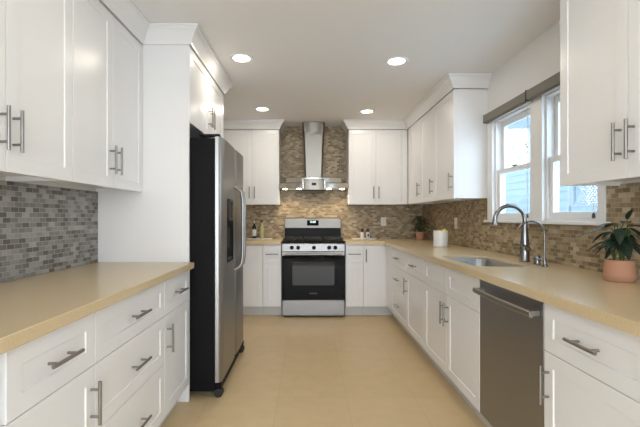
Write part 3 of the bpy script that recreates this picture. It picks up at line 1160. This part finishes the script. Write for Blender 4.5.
# ------------------------------------------------------------------ taps
fa = thing('faucet', 'tall pull-down gooseneck faucet with side lever behind the sink', 'faucet', (1.425, 2.63, CT1))
MB().lathe([(0.0, 0.0005), (0.032, 0.0005), (0.033, 0.006), (0.030, 0.012), (0.0295, 0.09), (0.024, 0.15), (0.0165, 0.24), (0.0155, 0.26), (0.0, 0.26)], (0, 0, 0), 24).build('body', M['chrome'], fa)
P = [(0, 0, 0.255)]
R_ = 0.098
for k in range(19):
    a = PI * k / 18
    P.append((-R_ + R_ * math.cos(a), 0, 0.275 + R_ * 0.95 * math.sin(a)))
P.append((-2 * R_, 0, 0.270))
MB().tube(P, 0.0135, 16).build('spout', M['chrome'], fa)
MB().tube([(-2 * R_, 0, 0.278), (-2 * R_, 0, 0.268), (-2 * R_ - 0.001, 0, 0.245), (-2 * R_ - 0.001, 0, 0.240)], 0.017, 16, lambda t: 0.0145 + 0.0035 * t).build('spray_head', M['chrome'], fa)
lv = MB().tube([(0.0, -0.022, 0.085), (0.0, -0.045, 0.088)], 0.016, 14)
lv.tube([(0.0, -0.040, 0.090), (-0.02, -0.046, 0.105), (-0.055, -0.050, 0.118), (-0.085, -0.052, 0.126)], 0.007, 10, lambda t: 0.009 - 0.003 * t)
lv.build('lever', M['chrome'], fa)
fb = thing('filter_tap', 'slim gooseneck filtered-water tap with a small lever beside the tall faucet', 'faucet', (1.405, 2.375, CT1))
MB().lathe([(0.0, 0.0005), (0.019, 0.0005), (0.020, 0.005), (0.011, 0.012), (0.009, 0.05), (0.0065, 0.055), (0.0, 0.055)], (0, 0, 0), 18).build('base', M['chrome'], fb)
P = [(0, 0, 0.05), (0, 0, 0.15), (0, 0, 0.20)]
R_ = 0.080
for k in range(1, 17):
    a = PI * 0.88 * k / 16
    P.append((-R_ + R_ * math.cos(a), 0, 0.20 + R_ * 0.85 * math.sin(a)))
MB().tube(P, 0.0056, 12).build('spout', M['chrome'], fb)
lv = MB().tube([(-0.008, 0, 0.040), (-0.022, 0.004, 0.042)], 0.008, 12)
lv.tube([(-0.020, 0.004, 0.042), (-0.048, 0.010, 0.047)], 0.005, 10)
lv.build('lever', M['chrome'], fb)
ag = thing('air_gap', 'short chrome air gap cap standing between the two taps', 'faucet fitting', (1.412, 2.465, CT1))
MB().lathe([(0.0, 0.0005), (0.022, 0.0005), (0.023, 0.004), (0.018, 0.008), (0.0175, 0.045), (0.014, 0.055), (0.0, 0.057)], (0, 0, 0), 20).build('cap', M['chrome'], ag)
sl = MB()
for k in range(3):
    sl.box(-0.0195, -0.0172, -0.006, 0.006, 0.020 + k * 0.009, 0.023 + k * 0.009)
sl.build('vent', M['slot'], ag)


# ------------------------------------------------------------------ plants
def leaf_blade(mb, base, direction, L, W, droop, up=Vector((0, 0, 1)), lobes=0):
    """curved leaf: heart-shaped outline, folded slightly along the midrib"""
    d = Vector(direction).normalized()
    side = d.cross(up)
    if side.length < 1e-3:
        side = Vector((1, 0, 0))
    side.normalize()
    nrm = side.cross(d).normalized()
    n = 10
    rows = []
    for k in range(n + 1):
        t = k / n
        wd = W * (math.sin(PI * min(1, t * 0.88 + 0.08)) ** 0.75) * (1 - 0.55 * t)
        if lobes and 0 < k < n:
            wd *= 1.0 - 0.30 * (k % 2)
        if k == n:
            wd = 0.0005
        p = Vector(base) + d * (L * t) - Vector((0, 0, 1)) * (droop * t * t)
        fold = 0.22 * wd
        rows.append([p - side * wd + nrm * fold, p - side * wd * 0.5 + nrm * fold * 0.35, p, p + side * wd * 0.5 + nrm * fold * 0.35, p + side * wd + nrm * fold])
    th = 0.0012
    top = [q for r in rows for q in r]
    bot = [q - nrm * th for r in rows for q in r]
    N = len(top)
    fs = []
    for k in range(n):
        for i in range(4):
            a = k * 5 + i
            fs.append((a, a + 1, a + 6, a + 5))
            fs.append((N + a + 5, N + a + 6, N + a + 1, N + a))
        for i in (0, 4):
            a = k * 5 + i
            fs.append((a, a + 5, N + a + 5, N + a))
    mb.add(top + bot, fs)


pp = thing('potted_plant', 'big dark-leaved plant in a squat terracotta pot under the wall cabinet', 'plant', (1.425, 1.83, CT1))
MB().lathe([(0.0, 0.001), (0.050, 0.001), (0.055, 0.006), (0.0620, 0.024), (0.0625, 0.029), (0.0605, 0.031), (0.061, 0.05), (0.056, 0.098), (0.052, 0.099), (0.056, 0.06), (0.0575, 0.031), (0.0, 0.029)], (0, 0, 0), 36).build('pot', M['terra'], pp)
MB().lathe([(0.0, 0.036), (0.0565, 0.036), (0.0535, 0.083), (0.0, 0.087)], (0, 0, 0), 24).build('soil', M['soil'], pp)
fol, stm = MB(), MB()
specs = []
rnd = random.Random(5)
# hand-placed large leaves: (tip of the stalk, direction, length, width, droop)
specs += [((-0.030, 0.01, 0.245), (-0.95, 0.30, -0.12), 0.135, 0.020, 0.030),
          ((-0.02, 0.0, 0.262), (-0.95, 0.10, 0.10), 0.085, 0.022, 0.030),
          ((-0.025, -0.01, 0.225), (-0.9, -0.2, 0.0), 0.075, 0.026, 0.030),
          ((0.020, -0.02, 0.285), (0.10, -0.3, 0.75), 0.060, 0.024, 0.010),
          ((0.035, 0.02, 0.265), (0.7, 0.5, 0.35), 0.085, 0.026, 0.03),
          ((0.03, -0.01, 0.255), (0.8, -0.3, 0.1), 0.090, 0.030, 0.04),
          ((0.01, 0.03, 0.255), (0.0, 0.9, 0.2), 0.085, 0.028, 0.04)]
for k in range(24):
    a = k * 2.399 + 0.4
    h_ = rnd.uniform(0.165, 0.245)
    r_ = rnd.uniform(0.010, 0.045)
    specs.append(((r_ * math.cos(a), r_ * math.sin(a), h_), (math.cos(a), math.sin(a), rnd.uniform(-0.75, -0.1)), rnd.uniform(0.055, 0.085), rnd.uniform(0.022, 0.032), rnd.uniform(0.02, 0.04)))
for k, (p, d, L, W, dr_) in enumerate(specs):
    leaf_blade(fol, p, d, L, W, dr_)
    bx, by = 0.020 * math.cos(k * 2.1), 0.020 * math.sin(k * 2.1)
    stm.tube([(bx, by, 0.0855), (bx * 1.1 + p[0] * 0.25, by * 1.1 + p[1] * 0.25, 0.086 + (p[2] - 0.086) * 0.55), p], 0.0022, 7)
fol.build('foliage', M['leaf'], pp)
stm.build('stem', M['stem'], pp)

p2 = thing('potted_plant', 'small bushy plant in a terracotta pot in the worktop corner', 'plant', (1.425, 5.09, CT1))
MB().lathe([(0.0, 0.001), (0.040, 0.001), (0.044, 0.006), (0.052, 0.075), (0.057, 0.076), (0.058, 0.104), (0.053, 0.105), (0.050, 0.08), (0.0, 0.078)], (0, 0, 0), 28).build('pot', M['terra'], p2)
MB().lathe([(0.0, 0.0785), (0.0495, 0.0785), (0.051, 0.092), (0.0, 0.095)], (0, 0, 0), 20).build('soil', M['soil'], p2)
fol, stm = MB(), MB()
for k in range(90):
    a = k * 2.399
    ht = rnd.uniform(0.13, 0.30)
    r = rnd.uniform(0.005, 0.07)
    p = (r * math.cos(a), r * math.sin(a), ht)
    leaf_blade(fol, p, (math.cos(a), math.sin(a), rnd.uniform(-0.2, 0.7)), rnd.uniform(0.05, 0.085), rnd.uniform(0.012, 0.02), 0.025)
    if k % 3 == 0:
        stm.tube([(0.01 * math.cos(a), 0.01 * math.sin(a), 0.093), (p[0] * 0.6, p[1] * 0.6, ht * 0.7), p], 0.0018, 6)
fol.build('foliage', M['leaf2'], p2)
stm.build('stem', M['stem'], p2)

# ------------------------------------------------------------------ canister with lemons
CX, CY = 1.322, 3.985
cn_ = MB().lathe([(0.0, 0.0005), (0.066, 0.0005), (0.070, 0.005), (0.071, 0.155), (0.0695, 0.158), (0.066, 0.156), (0.065, 0.02), (0.0, 0.016)], (0, 0, 0), 40).build('canister', M['ceramic'])
cn_.location = (CX, CY, CT1)
tag(cn_, 'pale cylindrical ceramic canister standing on the worktop between small plant and sink', 'canister')


def lemon_mb(L=0.040, r=0.027):
    prof = [(0.0, -L), (0.006, -L * 0.96), (0.010, -L * 0.86)]
    for k in range(1, 12):
        a = -PI / 2 + PI * (0.08 + 0.84 * k / 12)
        prof.append((r * math.cos(a) + 0.001, L * 0.84 * math.sin(a)))
    prof += [(0.010, L * 0.86), (0.005, L * 0.97), (0.0, L)]
    return MB().lathe(prof, (0, 0, 0), 20)


lem = [((-0.036, -0.006, 0.118), (0.0, 0.1, 0.4)), ((0.020, -0.028, 0.142), (0.35, 0.2, 0.6)), ((0.004, 0.034, 0.128), (0.1, 0.0, 1.0))]
lab = ['lemon sunk low in the ceramic canister', 'lemon standing highest in the ceramic canister', 'lemon at the back of the ceramic canister by the mosaic']
first = None
for k, (p, r) in enumerate(lem):
    if first is None:
        first = lemon_mb().build('lemon', M['lemon'])
        o = first
    else:
        o = first.copy()
        COL.objects.link(o)
    o.location = (CX + p[0], CY + p[1], CT1 + p[2])
    o.rotation_euler = r
    tag(o, lab[k], 'lemon', 'lemons in the canister')


# ------------------------------------------------------------------ boards, bottles, mills
def board(label, x0, x1):
    o = box(0, x1 - x0, 0, 0.17, 0, 0.012).build('tray', M['marble'], None, 0.004)
    o.location = (x0, 5.235, CT1 + 0.0005)
    tag(o, label, 'tray')


board('pale marble tray under the two bottles', -0.83, -0.475)
board('pale marble tray under the salt and pepper mills', 0.585, 0.90)
TZ = CT1 + 0.0128


def bottle(label, x, y, prof, m, cap_prof, capm, lab_z, lab_r, labm):
    t = thing('bottle', label, 'bottle', (x, y, TZ))
    MB().lathe(prof, (0, 0, 0), 24).build('body', m, t)
    MB().lathe(cap_prof, (0, 0, 0), 18).build('cap', capm, t)
    if labm:
        MB().lathe([(lab_r, lab_z[0]), (lab_r + 0.0006, lab_z[0] + 0.001), (lab_r + 0.0006, lab_z[1] - 0.001), (lab_r, lab_z[1])], (0, 0, 0), 24).build('label', labm, t)


bottle('dark glass bottle with a white label and pale pourer on the tray', -0.715, 5.32,
       [(0.0, 0.0), (0.026, 0.0), (0.028, 0.004), (0.028, 0.135), (0.024, 0.155), (0.012, 0.175), (0.011, 0.198), (0.0, 0.198)], M['bottleD'],
       [(0.0, 0.1985), (0.012, 0.1985), (0.012, 0.212), (0.006, 0.218), (0.005, 0.243), (0.0, 0.245)], M['paper'], (0.03, 0.115), 0.0282, M['paper'])
bottle('clear bottle of pale oil with a black cap on the tray', -0.615, 5.32,
       [(0.0, 0.0), (0.027, 0.0), (0.029, 0.004), (0.029, 0.13), (0.025, 0.155), (0.014, 0.19), (0.013, 0.21), (0.0, 0.21)], M['bottleY'],
       [(0.0, 0.2105), (0.0145, 0.2105), (0.0145, 0.238), (0.012, 0.241), (0.0, 0.241)], M['cap'], (0.03, 0.09), 0.0292, None)


def mill(label, x, m, ring):
    t = thing('spice_mill', label, 'spice mill', (x, 5.32, TZ), 0, 'salt and pepper mills')
    MB().lathe([(0.0, 0.0), (0.024, 0.0), (0.026, 0.003), (0.026, 0.075), (0.022, 0.082), (0.0, 0.083)], (0, 0, 0), 22).build('body', M['ceramic'], t)
    MB().lathe([(0.0, 0.0835), (0.017, 0.0835), (0.019, 0.10), (0.023, 0.104), (0.023, 0.118), (0.014, 0.124), (0.008, 0.13), (0.0, 0.131)], (0, 0, 0), 20).build('cap', M['wood'], t)
    box(-0.009, 0.009, -0.0275, -0.0262, 0.022, 0.058).build('window', m, t, 0.0004)


mill('white spice mill with dark top, filled with pale salt, nearer the range', 0.722, M['marble'], 0)
mill('white spice mill with dark top, filled with dark pepper, nearer the corner', 0.797, M['slot'], 0)


# ------------------------------------------------------------------ outlets
def outlet(name, label, loc, rz):
    t = thing(name, label, 'outlet', loc, rz)
    box(-0.036, 0.036, -0.006, -0.0005, -0.058, 0.058).build('cover_plate', M['plate'], t, 0.002)
    for z in (-0.024, 0.024):
        so = box(-0.017, 0.017, -0.0085, -0.0062, z - 0.015, z + 0.015).build('socket', M['plate'], t, 0.003)
        q = MB()
        q.box(-0.008, -0.006, -0.0092, -0.0086, z - 0.006, z + 0.006)
        q.box(0.006, 0.008, -0.0092, -0.0086, z - 0.005, z + 0.005)
        q.build('slot', M['slot'], so)


outlet('power_outlet', 'ivory double power outlet on the mosaic behind the range wall worktop', (1.026, YB - 0.008, 1.146), 0)
outlet('power_outlet', 'ivory double power outlet on the mosaic near the ceramic canister', (XR - 0.009, 4.23, 1.142), R90)


# ------------------------------------------------------------------ roller shades
def shade(label, y0, y1, cord_y):
    t = thing('roller_shade', label, 'window shade', (XR - 0.0205, y0, 0))
    W = y1 - y0
    rings = []
    for y in (0.004, W - 0.004):
        rings.append([(x, y, z) for x, z in ((-0.001, 2.016), (-0.040, 2.016), (-0.046, 2.024), (-0.046, 2.076), (-0.040, 2.084), (-0.001, 2.084))])
    MB().rings(rings).build('headrail', M['shade'], t, 0.002)
    MB().tube([(-0.026, 0.012, 2.010), (-0.026, W - 0.012, 2.010)], 0.0055, 10).build('hem_bar', M['shade'], t)
    for y in (0.0, W - 0.0035):
        box(-0.048, -0.001, y, y + 0.0035, 2.012, 2.086).build('end_bracket', M['shadeD'], t, 0.001)
    c = MB().tube([(-0.030, cord_y - y0, 2.02), (-0.030, cord_y - y0, 1.6), (-0.030, cord_y - y0, 1.232)], 0.0016, 6).build('cord', M['plate'], t)
    MB().lathe([(0.0, 0.0), (0.007, 0.002), (0.009, 0.012), (0.006, 0.026), (0.003, 0.031), (0.0, 0.032)], (-0.030, cord_y - y0, 1.200), 12).build('tassel', M['shadeD'], t)


shade('rolled-up taupe shade over the window half near the corner cabinets', 2.775, 3.44, 2.782)
shade('rolled-up taupe shade over the window half near the big plant', 2.07, 2.770, 2.135)

# ------------------------------------------------------------------ downlights
def can(label, x, y, power=CAN_POWER):
    t = thing('recessed_light', label, 'ceiling light', (x, y, CEIL), 0, 'recessed ceiling lights')
    MB().lathe([(0.066, -0.0005), (0.094, -0.0005), (0.094, -0.005), (0.088, -0.009), (0.070, -0.006), (0.066, -0.004)], (0, 0, 0), 36).build('trim_ring', M['trim'], t)
    MB().lathe([(0.0, -0.0008), (0.065, -0.0008), (0.065, -0.004), (0.05, -0.0075), (0.0, -0.009)], (0, 0, 0), 32).build('lens', M['can'], t)
    d = bpy.data.lights.new('downlight', 'AREA')
    d.shape = 'DISK'
    d.size = 0.12
    d.energy = power
    d.color = (1.0, 0.91, 0.78)
    lo = bpy.data.objects.new('downlight', d)
    COL.objects.link(lo)
    lo.parent = t
    lo.location = (0, 0, -0.012)


can('bright recessed ceiling light nearest the refrigerator cabinet', -0.516, 3.10)
can('bright recessed ceiling light nearest the window', 0.70, 3.16)
can('bright recessed ceiling light between refrigerator and hood, near the cooking wall', -0.52, 4.56)
can('bright recessed ceiling light near the cooking wall on the corner cabinets side', 0.686, 4.66)
can('recessed ceiling light over the daylight-tinted mosaic worktop', -0.516, 1.5, CAN_POWER * 0.4)
can('recessed ceiling light over the floor by the big plant', 0.70, 1.5, CAN_POWER * 0.4)
can('recessed ceiling light by the added garden door, over the mosaic side', -0.516, -0.4, CAN_POWER * 0.4)
can('recessed ceiling light by the added garden door, over the sink side', 0.70, -0.4, CAN_POWER * 0.4)

# ------------------------------------------------------------------ outside the windows
struct(box(-12, 14, -14, 18, -0.25, -0.15).build('ground', M['patio']))
nb = thing('neighbour_house', 'pale blue house wall seen through the lower window panes', 'house', (4.6, 9.6, -0.15))
sd = MB()
for k in range(16):
    z = 0.02 + k * 0.15
    sd.add([(0, -2.72, z), (0, 3.2, z), (0, 3.2, z + 0.15), (0, -2.72, z + 0.15), (-0.012, -2.72, z), (-0.012, 3.2, z)], [(4, 5, 2, 3), (0, 1, 5, 4)])
sd.box(0.001, 0.2, -2.72, 3.2, 0.02, 2.42)
sd.build('siding', M['pale'], nb, smooth=False)
pr = MB()
pr.box(-0.5, 0.4, -2.4, -1.0, 3.25, 3.4)
pr.build('porch_roof', M['post'], nb)
MB().box(0.02, 0.2, -1.9, -1.7, 2.4205, 3.249).build('porch_post', M['post'], nb)
MB().box(0.02, 0.2, -1.35, -1.2, 2.4205, 3.249).build('porch_post', M['post'], nb)
fn = thing('garden_fence', 'pale blue fence with a white lattice top outside the window', 'fence', (4.5, 5.74, -0.15))
bd = MB()
for k in range(16):
    bd.box(0, 0.02, -0.9 + k * 0.125, -0.9 + k * 0.125 + 0.122, 0.02, 1.53)
bd.build('fence_board', M['pale'], fn)
la = MB()
for k in range(-6, 27):
    y = -0.9 + k * 0.075
    for s_ in (1, -1):
        P = []
        y0, z0, y1, z1 = y, 1.56, y + s_ * 0.44, 2.0
        if s_ < 0:
            y0, y1 = y + 0.44, y
        # clip to the panel
        if min(y0, y1) < -0.9 or max(y0, y1) > 1.1:
            continue
        xo = 0.004 if s_ > 0 else 0.013
        la.add([(xo, y0 - 0.022, z0), (xo, y0 + 0.022, z0), (xo, y1 + 0.022, z1), (xo, y1 - 0.022, z1),
                (xo + 0.008, y0 - 0.022, z0), (xo + 0.008, y0 + 0.022, z0), (xo + 0.008, y1 + 0.022, z1), (xo + 0.008, y1 - 0.022, z1)],
               [(0, 1, 2, 3), (7, 6, 5, 4), (0, 4, 5, 1), (1, 5, 6, 2), (2, 6, 7, 3), (3, 7, 4, 0)])
la.build('lattice', M['lattice'], fn, smooth=False)
rl = MB().box(-0.01, 0.03, -0.92, 1.12, 1.5305, 1.56)
rl.box(-0.01, 0.03, -0.92, 1.12, 2.0, 2.04)
rl.build('fence_rail', M['lattice'], fn)
for y in (-0.96, 1.12):
    MB().box(-0.03, 0.05, y, y + 0.04, 0.02, 2.1).build('fence_post', M['lattice'], fn)

tr = thing('garden_tree', 'thin bare-branched tree outside the upper window panes', 'tree', (6.6, 11.6, -0.15))
tk = MB()
tk.tube([(0, 0, 0.02), (0.03, 0.02, 1.5), (-0.02, 0.05, 3.0), (0.02, 0.0, 4.6)], 0.06, 10, lambda t: 0.09 - 0.06 * t)
tk.build('trunk', M['bark'], tr)
lf = MB()
br_ = MB()
r9 = random.Random(11)
for k in range(26):
    a = r9.uniform(0, 2 * PI)
    z = r9.uniform(2.0, 4.4)
    L = r9.uniform(0.7, 1.5)
    e = Vector((math.cos(a) * L, math.sin(a) * L, z + r9.uniform(0.2, 0.8)))
    m_ = Vector((math.cos(a) * L * 0.5, math.sin(a) * L * 0.5, z + 0.1))
    br_.tube([(0, 0.02, z - 0.2), m_, e], 0.012, 6, lambda t: 0.018 - 0.013 * t)
    for q in range(9):
        t = r9.uniform(0.4, 1.0)
        p = m_.lerp(e, t) + Vector((r9.uniform(-0.15, 0.15), r9.uniform(-0.15, 0.15), r9.uniform(-0.12, 0.12)))
        leaf_blade(lf, p, (r9.uniform(-1, 1), r9.uniform(-1, 1), r9.uniform(-0.5, 0.5)), 0.12, 0.035, 0.03)
br_.build('branch', M['bark'], tr)
lf.build('foliage', M['yleaf'], tr)
